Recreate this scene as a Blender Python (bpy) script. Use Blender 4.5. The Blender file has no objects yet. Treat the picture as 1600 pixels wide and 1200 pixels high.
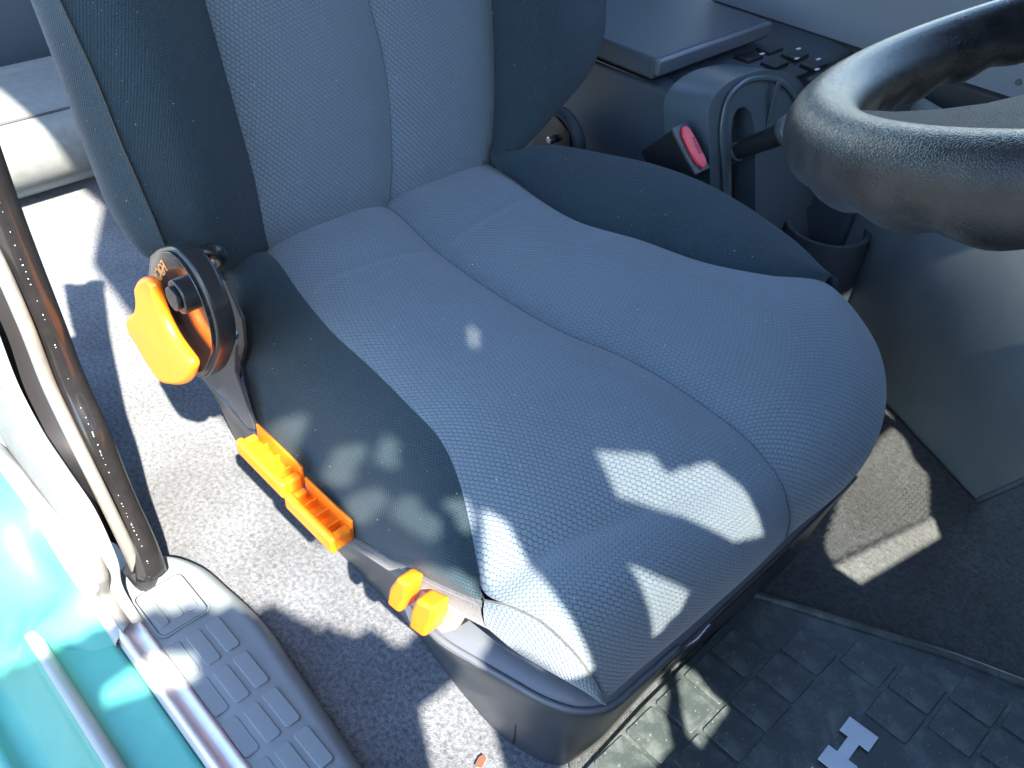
import bpy, bmesh, math, random
import numpy as np
from mathutils import Vector, Matrix
from mathutils.geometry import tessellate_polygon
random.seed(7)
scene = bpy.context.scene
COL = scene.collection

# ------------------------------------------------------------------ camera
FPX, CX, CY = 1417.0, 800.0, 600.0                      # focal length in pixels of the 1600 px photograph
AX = np.array([.687, -.491, .5355]); AX /= np.linalg.norm(AX)
AY = np.array([.7253, .4186, -.5467]); AY -= AX*(AX@AY); AY /= np.linalg.norm(AY)
AZ = np.cross(AX, AY)
ROT = np.array([AX, AY, AZ])
def ray(u, v): return ROT @ np.array([(u-CX)/FPX, -(v-CY)/FPX, -1.0])
CAM = np.array([0, 0, .33]) - ray(605, 325)*1.08
cd = bpy.data.cameras.new('camera'); cam = bpy.data.objects.new('camera', cd); COL.objects.link(cam)
cd.sensor_width = 36; cd.lens = FPX/1600*36; cd.clip_start = .01; cd.clip_end = 200
m4 = Matrix.Identity(4)
for i in range(3):
    for j in range(3): m4[i][j] = float(ROT[i][j])
    m4[i][3] = float(CAM[i])
cam.matrix_world = m4
scene.camera = cam

# ------------------------------------------------------------------ light
world = bpy.data.worlds.new('World'); scene.world = world; world.use_nodes = True
wn = world.node_tree.nodes; wl = world.node_tree.links
sky = wn.new('ShaderNodeTexSky'); sky.sky_type = 'NISHITA'; sky.sun_disc = False
SUN = Vector((.9, -.35, 1.0)).normalized()
sky.sun_elevation = math.asin(SUN.z); sky.sun_rotation = math.atan2(SUN.x, SUN.y)
wl.new(sky.outputs[0], wn['Background'].inputs[0]); wn['Background'].inputs[1].default_value = .105; sky.ozone_density = 5; sky.air_density = 1.2
sd = bpy.data.lights.new('sun', 'SUN'); sd.energy = 3.4; sd.angle = math.radians(.7); sd.color = (1, .90, .76)
so = bpy.data.objects.new('sun', sd); COL.objects.link(so); so.rotation_euler = SUN.to_track_quat('Z', 'Y').to_euler()
scene.view_settings.view_transform = 'Standard'; scene.view_settings.look = 'None'
scene.view_settings.exposure = 3.38; scene.view_settings.gamma = 1
scene.cycles.max_bounces = 8; scene.cycles.diffuse_bounces = 5

# ------------------------------------------------------------------ helpers
def at(u, v, **k):
    """point of the photograph's pixel on the world plane x=, y= or z="""
    (a, val), = k.items(); a = 'xyz'.index(a)
    d = ray(u, v); t = (val-CAM[a])/d[a]
    return CAM + d*t
def onplane(u, v, P, n):
    d = ray(u, v); t = ((P-CAM)@n)/(d@n); return CAM + d*t
def V(*a): return np.array(a, float)

def mat(name, col, rough=.6, spec=.5, metal=0, noise=None, bump=None, coat=0, sheen=0, transmission=0, alpha=1):
    m = bpy.data.materials.new(name); m.use_nodes = True
    n = m.node_tree.nodes; l = m.node_tree.links; p = n['Principled BSDF']
    p.inputs['Base Color'].default_value = (*col, 1); p.inputs['Roughness'].default_value = rough
    p.inputs['Specular IOR Level'].default_value = spec; p.inputs['Metallic'].default_value = metal
    p.inputs['Coat Weight'].default_value = coat; p.inputs['Sheen Weight'].default_value = sheen
    p.inputs['Transmission Weight'].default_value = transmission
    tc = n.new('ShaderNodeTexCoord')
    if noise:
        sc, amt, col2 = noise
        t = n.new('ShaderNodeTexNoise'); t.inputs['Scale'].default_value = sc; t.inputs['Detail'].default_value = 6
        r = n.new('ShaderNodeValToRGB'); r.color_ramp.elements[0].position = .5-amt; r.color_ramp.elements[1].position = .5+amt
        r.color_ramp.elements[0].color = (*col, 1); r.color_ramp.elements[1].color = (*col2, 1)
        l.new(tc.outputs['Object'], t.inputs['Vector']); l.new(t.outputs['Fac'], r.inputs[0]); l.new(r.outputs[0], p.inputs['Base Color'])
    if bump:
        kind, sc, dist, st = bump
        if kind == 'noise':
            t = n.new('ShaderNodeTexNoise'); t.inputs['Scale'].default_value = sc; t.inputs['Detail'].default_value = 4; out = t.outputs['Fac']
        else:
            t = n.new('ShaderNodeTexVoronoi'); t.inputs['Scale'].default_value = sc; t.feature = 'DISTANCE_TO_EDGE'
            mp = n.new('ShaderNodeMapRange'); mp.inputs[2].default_value = .3
            mp.inputs[1].default_value = 0; mp.inputs[2].default_value = .25
            l.new(t.outputs['Distance'], mp.inputs[0]); out = mp.outputs[0]
        b = n.new('ShaderNodeBump'); b.inputs['Distance'].default_value = dist; b.inputs['Strength'].default_value = st
        l.new(tc.outputs['Object'], t.inputs['Vector']); l.new(out, b.inputs['Height']); l.new(b.outputs[0], p.inputs['Normal'])
    return m

def weave(name, col, col2, pu, pv, rot, depth, rough=.85, sheen=.3, jitter=.0012, edge=.62, dirt=None, speck=0):
    """woven fabric: rounded staggered cells on the cloth's own UV, laid out in metres"""
    m = bpy.data.materials.new(name); m.use_nodes = True
    n = m.node_tree.nodes; l = m.node_tree.links; p = n['Principled BSDF']
    p.inputs['Roughness'].default_value = rough; p.inputs['Sheen Weight'].default_value = sheen
    p.inputs['Sheen Roughness'].default_value = .4; p.inputs['Specular IOR Level'].default_value = .25
    def M(op, a, b=None):
        q = n.new('ShaderNodeMath'); q.operation = op
        for i, x in enumerate((a, b)):
            if x is None: continue
            if isinstance(x, (int, float)): q.inputs[i].default_value = x
            else: l.new(x, q.inputs[i])
        return q.outputs[0]
    uv = n.new('ShaderNodeUVMap'); uv.uv_map = 'UVMap'
    nz = n.new('ShaderNodeTexNoise'); nz.inputs['Scale'].default_value = 90; nz.inputs['Detail'].default_value = 2
    l.new(uv.outputs[0], nz.inputs['Vector'])
    nd = n.new('ShaderNodeVectorMath'); nd.operation = 'MULTIPLY_ADD'
    l.new(nz.outputs['Color'], nd.inputs[0]); nd.inputs[1].default_value = (jitter*2,)*3; l.new(uv.outputs[0], nd.inputs[2])
    rt = n.new('ShaderNodeMapping'); rt.inputs['Rotation'].default_value = (0, 0, rot); l.new(nd.outputs[0], rt.inputs['Vector'])
    s = n.new('ShaderNodeSeparateXYZ'); l.new(rt.outputs[0], s.inputs[0])
    a = M('DIVIDE', s.outputs[0], pu); fa = M('FLOOR', a)
    b = M('ADD', M('DIVIDE', s.outputs[1], pv), M('MULTIPLY', fa, .5))
    da = M('MULTIPLY', M('ABSOLUTE', M('SUBTRACT', M('FRACT', a), .5)), 2)
    db = M('MULTIPLY', M('ABSOLUTE', M('SUBTRACT', M('FRACT', b), .5)), 2)
    r = M('ADD', M('POWER', da, 3.0), M('POWER', db, 3.0))
    h = M('SUBTRACT', 1, M('MINIMUM', M('MULTIPLY', r, .8), 1))
    # fine thread under the cells
    th = n.new('ShaderNodeTexNoise'); th.inputs['Scale'].default_value = 900; l.new(uv.outputs[0], th.inputs['Vector'])
    big = n.new('ShaderNodeTexNoise'); big.inputs['Scale'].default_value = 9; big.inputs['Detail'].default_value = 5; l.new(uv.outputs[0], big.inputs['Vector'])
    mr = n.new('ShaderNodeMapRange'); mr.interpolation_type = 'SMOOTHSTEP'
    l.new(r, mr.inputs[0]); mr.inputs[1].default_value = edge; mr.inputs[2].default_value = 1.25
    mx = n.new('ShaderNodeMix'); mx.data_type = 'RGBA'; mx.inputs[6].default_value = (*col, 1); mx.inputs[7].default_value = (*col2, 1)
    l.new(mr.outputs[0], mx.inputs[0])
    mul = n.new('ShaderNodeMix'); mul.data_type = 'RGBA'; mul.blend_type = 'MULTIPLY'; mul.inputs[0].default_value = 1
    v2 = M('ADD', .70, M('ADD', M('MULTIPLY', th.outputs['Fac'], .38), M('MULTIPLY', big.outputs['Fac'], .22)))
    cb = n.new('ShaderNodeCombineColor'); [l.new(v2, cb.inputs[i]) for i in range(3)]
    l.new(mx.outputs[2], mul.inputs[6]); l.new(cb.outputs[0], mul.inputs[7])
    out = mul.outputs[2]
    if speck:                                            # lint caught in the cloth
        vo = n.new('ShaderNodeTexNoise'); vo.inputs['Scale'].default_value = 420; vo.inputs['Detail'].default_value = 0; l.new(uv.outputs[0], vo.inputs['Vector'])
        lt = n.new('ShaderNodeMapRange'); lt.inputs[1].default_value = speck; lt.inputs[2].default_value = speck+.03
        l.new(vo.outputs['Fac'], lt.inputs[0])
        mx2 = n.new('ShaderNodeMix'); mx2.data_type = 'RGBA'; mx2.inputs[7].default_value = (.5, .5, .48, 1)
        l.new(lt.outputs[0], mx2.inputs[0]); l.new(out, mx2.inputs[6]); out = mx2.outputs[2]
    l.new(out, p.inputs['Base Color'])
    hh = M('ADD', M('POWER', h, .6), M('MULTIPLY', th.outputs['Fac'], .35))
    bp = n.new('ShaderNodeBump'); bp.inputs['Distance'].default_value = depth; bp.inputs['Strength'].default_value = .9
    l.new(hh, bp.inputs['Height']); l.new(bp.outputs[0], p.inputs['Normal'])
    return m

def carpet_mat(k=1.0, nm='grey felt carpet', tn=(.91, 1.0, 1.08)):
    m = bpy.data.materials.new(nm); m.use_nodes = True
    n = m.node_tree.nodes; l = m.node_tree.links; p = n['Principled BSDF']
    p.inputs['Roughness'].default_value = .95; p.inputs['Specular IOR Level'].default_value = .1; p.inputs['Sheen Weight'].default_value = .15
    tc = n.new('ShaderNodeTexCoord')
    a = n.new('ShaderNodeTexNoise'); a.inputs['Scale'].default_value = 190; a.inputs['Detail'].default_value = 8; a.inputs['Roughness'].default_value = .75
    b = n.new('ShaderNodeTexNoise'); b.inputs['Scale'].default_value = 700; b.inputs['Detail'].default_value = 2
    d = n.new('ShaderNodeTexNoise'); d.inputs['Scale'].default_value = 7; d.inputs['Detail'].default_value = 5
    for t in (a, b, d): l.new(tc.outputs['Object'], t.inputs['Vector'])
    r = n.new('ShaderNodeValToRGB'); e = r.color_ramp.elements
    e[0].position = .36; e[0].color = (.052*k*tn[0], .053*k*tn[1], .056*k*tn[2], 1); e[1].position = .66; e[1].color = (.205*k*tn[0], .205*k*tn[1], .215*k*tn[2], 1)
    l.new(a.outputs['Fac'], r.inputs[0])
    mx = n.new('ShaderNodeMix'); mx.data_type = 'RGBA'; mx.blend_type = 'MULTIPLY'; mx.inputs[0].default_value = 1
    r2 = n.new('ShaderNodeValToRGB'); r2.color_ramp.elements[0].color = (.72, .72, .72, 1); r2.color_ramp.elements[1].color = (1.15, 1.15, 1.15, 1)
    r2.color_ramp.elements[0].position = .35; r2.color_ramp.elements[1].position = .65
    l.new(d.outputs['Fac'], r2.inputs[0]); l.new(r.outputs[0], mx.inputs[6]); l.new(r2.outputs[0], mx.inputs[7])
    l.new(mx.outputs[2], p.inputs['Base Color'])
    ad = n.new('ShaderNodeMath'); ad.operation = 'ADD'; l.new(a.outputs['Fac'], ad.inputs[0]); l.new(b.outputs['Fac'], ad.inputs[1])
    bp = n.new('ShaderNodeBump'); bp.inputs['Distance'].default_value = .004; bp.inputs['Strength'].default_value = .8
    l.new(ad.outputs[0], bp.inputs['Height']); l.new(bp.outputs[0], p.inputs['Normal'])
    return m

def obj(name, me, m, parent=None):
    if isinstance(me, bmesh.types.BMesh):
        b = me; me = bpy.data.meshes.new(name); b.to_mesh(me); b.free()
    o = bpy.data.objects.new(name, me); COL.objects.link(o)
    if m: me.materials.clear(); me.materials.append(m)
    o.parent = parent
    return o
def thing(name, label, cat, loc=(0, 0, 0), group=None):
    o = bpy.data.objects.new(name, None); COL.objects.link(o); o.empty_display_size = .03
    o['label'] = label; o['category'] = cat
    if group: o['group'] = group
    return o
def tag(o, label, cat, group=None):
    o['label'] = label; o['category'] = cat
    if group: o['group'] = group
    return o
def bevel(o, w, seg=3, ang=35):
    md = o.modifiers.new('bevel', 'BEVEL'); md.width = w; md.segments = seg; md.limit_method = 'ANGLE'; md.angle_limit = math.radians(ang)
    md.harden_normals = False
    for f in o.data.polygons: f.use_smooth = True
    w2 = o.modifiers.new('wn', 'WEIGHTED_NORMAL'); w2.keep_sharp = True
    return o

def rnd(P, n=56):
    P = [np.array(p, float) for p in P]; k = len(P)
    S_ = spline(P[-2:]+P+P[:2], 600)
    i0 = int(np.linalg.norm(S_-P[0], axis=1)[:300].argmin()); i1 = 300+int(np.linalg.norm(S_-P[-1], axis=1)[300:].argmin())
    # closed loop: run once round, from P0 to P0
    L = spline([*P, P[0]], n+1)[:-1]
    return list(L)
def spline(P, n):
    """n points, even by arc length, on a centripetal-like Catmull-Rom through P"""
    P = [np.array(p, float) for p in P]
    if len(P) == 2: return np.array([P[0]+(P[1]-P[0])*t for t in np.linspace(0, 1, n)])
    Q = [2*P[0]-P[1]] + P + [2*P[-1]-P[-2]]
    out = []
    for i in range(1, len(Q)-2):
        p0, p1, p2, p3 = Q[i-1:i+3]
        d1 = max(np.linalg.norm(p2-p1), 1e-6); d0 = max(np.linalg.norm(p1-p0), 1e-6); d2 = max(np.linalg.norm(p3-p2), 1e-6)
        m1 = ((p1-p0)/d0*d1*d1/(d0+d1) + (p2-p1)*d0/(d0+d1)); m2 = ((p3-p2)/d2*d1*d1/(d1+d2) + (p2-p1)*d2/(d1+d2))
        for t in np.linspace(0, 1, 24, endpoint=False):
            t2, t3 = t*t, t*t*t
            out.append((2*t3-3*t2+1)*p1 + (t3-2*t2+t)*m1 + (-2*t3+3*t2)*p2 + (t3-t2)*m2)
    out.append(P[-1]); out = np.array(out)
    s = np.r_[0, np.cumsum(np.linalg.norm(np.diff(out, axis=0), axis=1))]
    q = np.linspace(0, s[-1], n)
    return np.array([np.interp(q, s, out[:, k]) for k in range(3)]).T

def grid_mesh(name, G, m, parent=None, smooth=True, uv0=(0, 0)):
    nv, nu = G.shape[:2]
    # orient towards the open door (where the camera stands)
    c = G.reshape(-1, 3)
    fn = np.cross(G[1:, :-1]-G[:-1, :-1], G[:-1, 1:]-G[:-1, :-1]).sum((0, 1))
    flip = fn @ (CAM - c.mean(0)) < 0
    faces = []
    for j in range(nv-1):
        for i in range(nu-1):
            a = j*nu+i; f = (a, a+nu, a+nu+1, a+1)
            faces.append(f[::-1] if flip else f)
    me = bpy.data.meshes.new(name); me.from_pydata([tuple(p) for p in c], [], faces)
    sv = np.r_[0, np.cumsum(np.linalg.norm(np.diff(G, axis=0), axis=2).mean(1))]
    wu = np.linalg.norm(np.diff(G, axis=1), axis=2)
    su = np.c_[np.zeros(nv), np.cumsum(wu, axis=1)]; su = su - su[:, -1:]/2
    uvl = me.uv_layers.new(name='UVMap')
    vi = np.zeros(len(me.loops), int); me.loops.foreach_get('vertex_index', vi)
    UV = np.stack([su + uv0[0], np.repeat(sv[:, None], nu, 1) + uv0[1]], -1).reshape(-1, 2)
    uvl.data.foreach_set('uv', UV[vi].ravel().astype(np.float32))
    if smooth: me.polygons.foreach_set('use_smooth', [True]*len(me.polygons))
    me.update()
    return obj(name, me, m, parent)

def split_spline(P, n, k, fr=.74):
    """like spline, but the first k points take the fraction fr of the samples"""
    full = spline(P, 1200); d = np.linalg.norm(full-np.array(P[k]), axis=1); i = int(d.argmin())
    s = np.r_[0, np.cumsum(np.linalg.norm(np.diff(full, axis=0), axis=1))]
    n1 = int(n*fr); q = np.r_[np.linspace(0, s[i], n1, endpoint=False), np.linspace(s[i], s[-1], n-n1)]
    return np.array([np.interp(q, s, full[:, a]) for a in range(3)]).T
def loft(name, curves, nu, nv, m, parent=None, bulge=0, pw=2.6, fade=(0, 0), bumps=None, uv0=(0, 0), split=None):
    C = np.array([split_spline(c, nv, k) for c, k in zip(curves, split)] if split else [spline(c, nv) for c in curves])           # k, nv, 3
    G = np.zeros((nv, nu, 3)); u = np.linspace(0, 1, nu)
    for j in range(nv):
        if len(curves) == 2: G[j] = C[0, j] + (C[1, j]-C[0, j])*u[:, None]
        else:
            P = C[:, j]; k = len(P)
            Q = np.vstack([2*P[0]-P[1], P, 2*P[-1]-P[-2]])
            for i, uu in enumerate(u):
                s = min(int(uu*(k-1)), k-2); t = uu*(k-1)-s
                p0, p1, p2, p3 = Q[s:s+4]
                G[j, i] = .5*((2*p1)+(p2-p0)*t+(2*p0-5*p1+4*p2-p3)*t*t+(3*p1-p0-3*p2+p3)*t**3)
    if bulge or bumps:
        du = np.gradient(G, axis=1); dv = np.gradient(G, axis=0)
        N = np.cross(du, dv); N /= np.linalg.norm(N, axis=2, keepdims=True)+1e-12
        if N.sum((0, 1)) @ (CAM-G.reshape(-1, 3).mean(0)) < 0: N = -N
        f = 1-np.abs(2*u-1)**pw
        vv = np.linspace(0, 1, nv); g = np.ones(nv)
        if fade[0]: g *= np.clip(vv/fade[0], 0, 1)**.5
        if fade[1]: g *= np.clip((1-vv)/fade[1], 0, 1)**.5
        D = bulge*f[None]*g[:, None]
        if bumps: D = D + bumps(u[None], vv[:, None])
        G = G + N*D[..., None]
    return grid_mesh(name, G, m, parent, uv0=uv0)

def tube(name, P, r, m, parent=None, seg=12, n=60, caps=True, flat=None):
    """round bar along a curve; r number or function of t; flat=(axis vector, factor) squashes it"""
    S = spline(P, n); T = np.gradient(S, axis=0); T /= np.linalg.norm(T, axis=1, keepdims=True)
    ref = min((V(0, 0, 1), V(0, 1, 0), V(1, 0, 0)), key=lambda q: np.abs(T@q).max())
    bm = bmesh.new(); rings = []
    for i in range(n):
        a = np.cross(T[i], ref); a /= np.linalg.norm(a); b = np.cross(T[i], a)
        rr = r(i/(n-1)) if callable(r) else r
        ring = []
        for k in range(seg):
            t = 2*math.pi*k/seg; o = a*math.cos(t)*rr + b*math.sin(t)*rr
            if flat: ax = np.array(flat[0], float); o = o - ax*(o@ax)*(1-flat[1])
            ring.append(bm.verts.new(S[i]+o))
        rings.append(ring)
    for i in range(n-1):
        for k in range(seg):
            bm.faces.new((rings[i][k], rings[i][(k+1) % seg], rings[i+1][(k+1) % seg], rings[i+1][k])).smooth = True
    if caps:
        bm.faces.new(rings[0][::-1]); bm.faces.new(rings[-1])
    bmesh.ops.recalc_face_normals(bm, faces=bm.faces)
    return obj(name, bm, m, parent)

def prism(name, outline, depth, m, parent=None, holes=(), bev=0, seg=3):
    """outline: 3-D points in one plane; extruded by the vector depth; holes are further loops"""
    loops = [[Vector(p) for p in outline]] + [[Vector(p) for p in h] for h in holes]
    tris = tessellate_polygon(loops) if holes else None
    bm = bmesh.new(); d = Vector(depth); A = []; B = []
    flat = [p for L in loops for p in L]
    A = [bm.verts.new(p) for p in flat]; B = [bm.verts.new(p+d) for p in flat]
    if holes:
        for t in tris:
            try:
                bm.faces.new([A[i] for i in t]); bm.faces.new([B[i] for i in reversed(t)])
            except ValueError: pass
    else: bm.faces.new(A); bm.faces.new(B[::-1])
    k = 0
    for L in loops:
        n = len(L)
        for i in range(n):
            a, b = k+i, k+(i+1) % n
            bm.faces.new((A[a], B[a], B[b], A[b]))
        k += n
    bmesh.ops.recalc_face_normals(bm, faces=bm.faces)
    o = obj(name, bm, m, parent)
    if bev: bevel(o, bev, seg)
    return o

def box(name, c, s, m, parent=None, bev=0, R=None, seg=3):
    """box centred at c with full sizes s; R = 3 axis vectors"""
    R = R or (V(1, 0, 0), V(0, 1, 0), V(0, 0, 1))
    c = np.array(c, float); bm = bmesh.new(); vs = []
    for x in (-.5, .5):
        for y in (-.5, .5):
            for z in (-.5, .5): vs.append(bm.verts.new(c + R[0]*x*s[0] + R[1]*y*s[1] + R[2]*z*s[2]))
    for f in ((0, 1, 3, 2), (4, 6, 7, 5), (0, 4, 5, 1), (2, 3, 7, 6), (0, 2, 6, 4), (1, 5, 7, 3)): bm.faces.new([vs[i] for i in f])
    bmesh.ops.recalc_face_normals(bm, faces=bm.faces)
    o = obj(name, bm, m, parent)
    if bev: bevel(o, bev, seg)
    return o
def boxes(name, L, m, parent=None, bev=0):
    bm = bmesh.new()
    for c, s, R in L:
        R = R or (V(1, 0, 0), V(0, 1, 0), V(0, 0, 1)); c = np.array(c, float); vs = []
        for x in (-.5, .5):
            for y in (-.5, .5):
                for z in (-.5, .5): vs.append(bm.verts.new(c + R[0]*x*s[0] + R[1]*y*s[1] + R[2]*z*s[2]))
        for f in ((0, 1, 3, 2), (4, 6, 7, 5), (0, 4, 5, 1), (2, 3, 7, 6), (0, 2, 6, 4), (1, 5, 7, 3)): bm.faces.new([vs[i] for i in f])
    bmesh.ops.recalc_face_normals(bm, faces=bm.faces)
    o = obj(name, bm, m, parent)
    if bev: bevel(o, bev, 2)
    return o
def text(name, s, size, origin, xdir, ydir, m, parent, depth=.0006):
    cu = bpy.data.curves.new(name, 'FONT'); cu.body = s; cu.size = size; cu.extrude = depth; cu.align_x = 'CENTER'; cu.align_y = 'CENTER'
    t = bpy.data.objects.new('tmp', cu); COL.objects.link(t)
    me = bpy.data.meshes.new_from_object(t.evaluated_get(bpy.context.evaluated_depsgraph_get()))
    bpy.data.objects.remove(t)
    x = np.array(xdir, float); x /= np.linalg.norm(x); y = np.array(ydir, float); y -= x*(x@y); y /= np.linalg.norm(y); z = np.cross(x, y)
    for v in me.vertices:
        p = np.array(origin)+x*v.co.x+y*v.co.y+z*v.co.z; v.co = p
    return obj(name, me, m, parent)

# ------------------------------------------------------------------ materials
INSERT = weave('blue grey woven seat cloth', (.118, .156, .184), (.034, .050, .066), .0044, .0049, math.radians(45), .0009, jitter=.0007, speck=.86)
BOLST = weave('black mesh seat cloth', (.017, .037, .048), (.006, .013, .018), .0026, .0030, math.radians(20), .0008, rough=.75, sheen=.12, jitter=.0003, speck=.86)
SIDECLOTH = mat('dark knitted side cloth', (.026, .032, .038), .9, .15, noise=(500, .15, (.060, .066, .070)), bump=('noise', 900, .0008, .6), sheen=.3)
CARPET = carpet_mat()
TRIM = mat('dark grey textured plastic', (.040, .044, .050), .42, .5, noise=(14, .25, (.060, .063, .067)), bump=('noise', 900, .0003, .25))
TRIM2 = mat('smooth blue grey plastic', (.062, .074, .090), .38, .5, noise=(9, .3, (.080, .092, .108)), bump=('noise', 700, .0003, .2))
BLACK = mat('satin black plastic', (.010, .011, .012), .3, .5, noise=(30, .3, (.016, .017, .018)))
GLOSS = mat('glossy black plate', (.012, .012, .013), .14, .5, coat=.2, noise=(20, .3, (.018, .017, .017)))
ORANGE = mat('orange moulded plastic', (.80, .180, .008), .38, .4, noise=(40, .3, (.85, .205, .010)), bump=('noise', 300, .0003, .2))
RED = mat('red moulded plastic', (.62, .035, .05), .32, .5, noise=(60, .3, (.70, .05, .065)))
REDTXT = mat('dark red print', (.22, .02, .04), .5)
CONF = mat('console plastic lightened as lit', (.052, .072, .086), .33, .5, noise=(9, .3, (.064, .085, .10)), bump=('noise', 700, .0002, .2))  # same console plastic, lightened where the front face catches the light
CONSOLE = mat('dark blue grey console plastic', (.034, .050, .062), .5, .3, noise=(8, .3, (.040, .050, .062)), bump=('noise', 1200, .0002, .3))
LIGHT = mat('light grey trim plastic', (.30, .31, .34), .55, .4, noise=(6, .3, (.34, .35, .37)), bump=('noise', 900, .0003, .3))
WHEEL = mat('black grained steering wheel skin', (.004, .007, .008), .24, .14, noise=(50, .25, (.020, .021, .023)), bump=('vor', 800, .00022, .35))
WPAD = mat('black grained wheel pad', (.004, .007, .009), .5, .06, noise=(50, .25, (.022, .024, .026)), bump=('vor', 1100, .0003, .4))
PAINT = mat('turquoise body paint', (.035, .20, .165), .5, .4, coat=.1, noise=(14, .25, (.06, .25, .21)), bump=('noise', 90, .0006, .3))
PALE = mat('pale grey painted flange', (.22, .24, .24), .4, .5, noise=(30, .3, (.27, .285, .28)), bump=('noise', 200, .0005, .2))
RUBBER = mat('black rubber seal', (.008, .008, .009), .18, .55, noise=(60, .3, (.014, .014, .015)))
GREYRUB = mat('grey rubber weatherstrip', (.10, .102, .10), .5, .4, noise=(90, .3, (.15, .15, .145)), bump=('noise', 700, .0006, .4))
ALU = mat('brushed alloy strip', (.55, .53, .56), .35, .5, metal=.6, noise=(60, .2, (.65, .62, .64)))
SILLPL = mat('grey sill plastic', (.140, .168, .185), .5, .4, noise=(25, .3, (.165, .195, .212)), bump=('noise', 800, .0003, .3))
DARKGAP = mat('near black gap shade', (.012, .012, .014), .7)  # near black puts the shade of slits and recesses into the colour
STEEL = mat('grey painted steel', (.055, .055, .058), .5, .4, noise=(40, .3, (.08, .08, .082)))
CHROME = mat('polished steel bar', (.32, .33, .34), .2, .5, metal=.9)
REARCL = mat('grey vinyl seat cloth', (.13, .14, .138), .6, .4, noise=(60, .2, (.16, .172, .17)), bump=('noise', 600, .0006, .4))
BIN = mat('clear smoked plastic', (.30, .27, .24), .25, .5, noise=(60, .3, (.4, .36, .33)))
LINT = mat('white lint', (.75, .75, .72), .9)
LETTER = mat('white mat lettering', (.42, .46, .52), .6, .4, noise=(60, .3, (.48, .52, .58)))
LEAF = mat('dry brown leaf', (.10, .035, .02), .8)

def mat_rubber_mat():
    m = mat('dusty black rubber mat', (.015, .020, .023), .45, .4)
    n = m.node_tree.nodes; l = m.node_tree.links; p = n['Principled BSDF']
    tc = n.new('ShaderNodeTexCoord')
    a = n.new('ShaderNodeTexNoise'); a.inputs['Scale'].default_value = 26; a.inputs['Detail'].default_value = 9; a.inputs['Roughness'].default_value = .72; a.inputs['Distortion'].default_value = .3
    l.new(tc.outputs['Object'], a.inputs['Vector'])
    r = n.new('ShaderNodeValToRGB'); e = r.color_ramp.elements
    e[0].position = .46; e[0].color = (.027, .037, .038, 1); e[1].position = .84; e[1].color = (.12, .14, .135, 1)
    l.new(a.outputs['Fac'], r.inputs[0])
    mp = n.new('ShaderNodeMapping'); mp.inputs['Scale'].default_value = (900, 220, 400); mp.inputs['Rotation'].default_value = (0, 0, .7)
    b = n.new('ShaderNodeTexVoronoi'); b.inputs['Scale'].default_value = .35; l.new(tc.outputs['Object'], mp.inputs[0]); l.new(mp.outputs[0], b.inputs['Vector'])
    mr = n.new('ShaderNodeMapRange'); mr.inputs[1].default_value = .10; mr.inputs[2].default_value = .04; mr.inputs[3].default_value = 0; mr.inputs[4].default_value = .8
    l.new(b.outputs['Distance'], mr.inputs[0])
    mx = n.new('ShaderNodeMix'); mx.data_type = 'RGBA'; mx.inputs[7].default_value = (.35, .36, .34, 1)
    l.new(mr.outputs[0], mx.inputs[0]); l.new(r.outputs[0], mx.inputs[6]); l.new(mx.outputs[2], p.inputs['Base Color'])
    return m
MATRUB = mat_rubber_mat()

# ------------------------------------------------------------------ setting
def sheet(name, x0, x1, y0, y1, z, m, nx=2, ny=2):
    X, Y = np.meshgrid(np.linspace(x0, x1, nx), np.linspace(y0, y1, ny))
    return grid_mesh(name, np.stack([X, Y, X*0+z], -1), m, smooth=False)
g = sheet('ground', -40, 40, -40, 40, -.55, mat('pale concrete ground', (.19, .18, .165), .9, .2, noise=(3, .2, (.24, .23, .21)), bump=('noise', 60, .004, .5))); g['kind'] = 'structure'
fl = sheet('carpet_floor', -1.6, 1.02, -.40, 1.05, 0, CARPET); fl['kind'] = 'structure'
fc = prism('footwell_shade_carpet', [V(.40, -.10, .001), V(.56, -.22, .001), V(1.0, -.30, .001), V(1.0, 1.0, .001), V(.10, 1.0, .001), V(.10, .0, .001)], (0, 0, .002), carpet_mat(.46, 'shade darkened felt carpet', (.84, 1.0, .98))); fc['kind'] = 'structure'  # separate darker sheet: the footwell's shade is put into its colour

body = thing('vehicle_body', 'turquoise painted vehicle body with door sill, shut flange and roof around the open doorway', 'vehicle body')
# the roof, and an added light-blocking plate, keep the seat in shade
prism('roof', [V(-1.5, -.50, 1.256), V(.33, -.50, 1.256), V(.50, -.60, 1.256), V(.75, -.625, 1.256), V(1.03, -.63, 1.256), V(1.03, .80, 1.256), V(-1.5, .80, 1.256)], (0, 0, .03), mat('grey headlining cloth', (.14, .145, .15), .9, .2, noise=(40, .3, (.16, .165, .17))), body)
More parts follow.
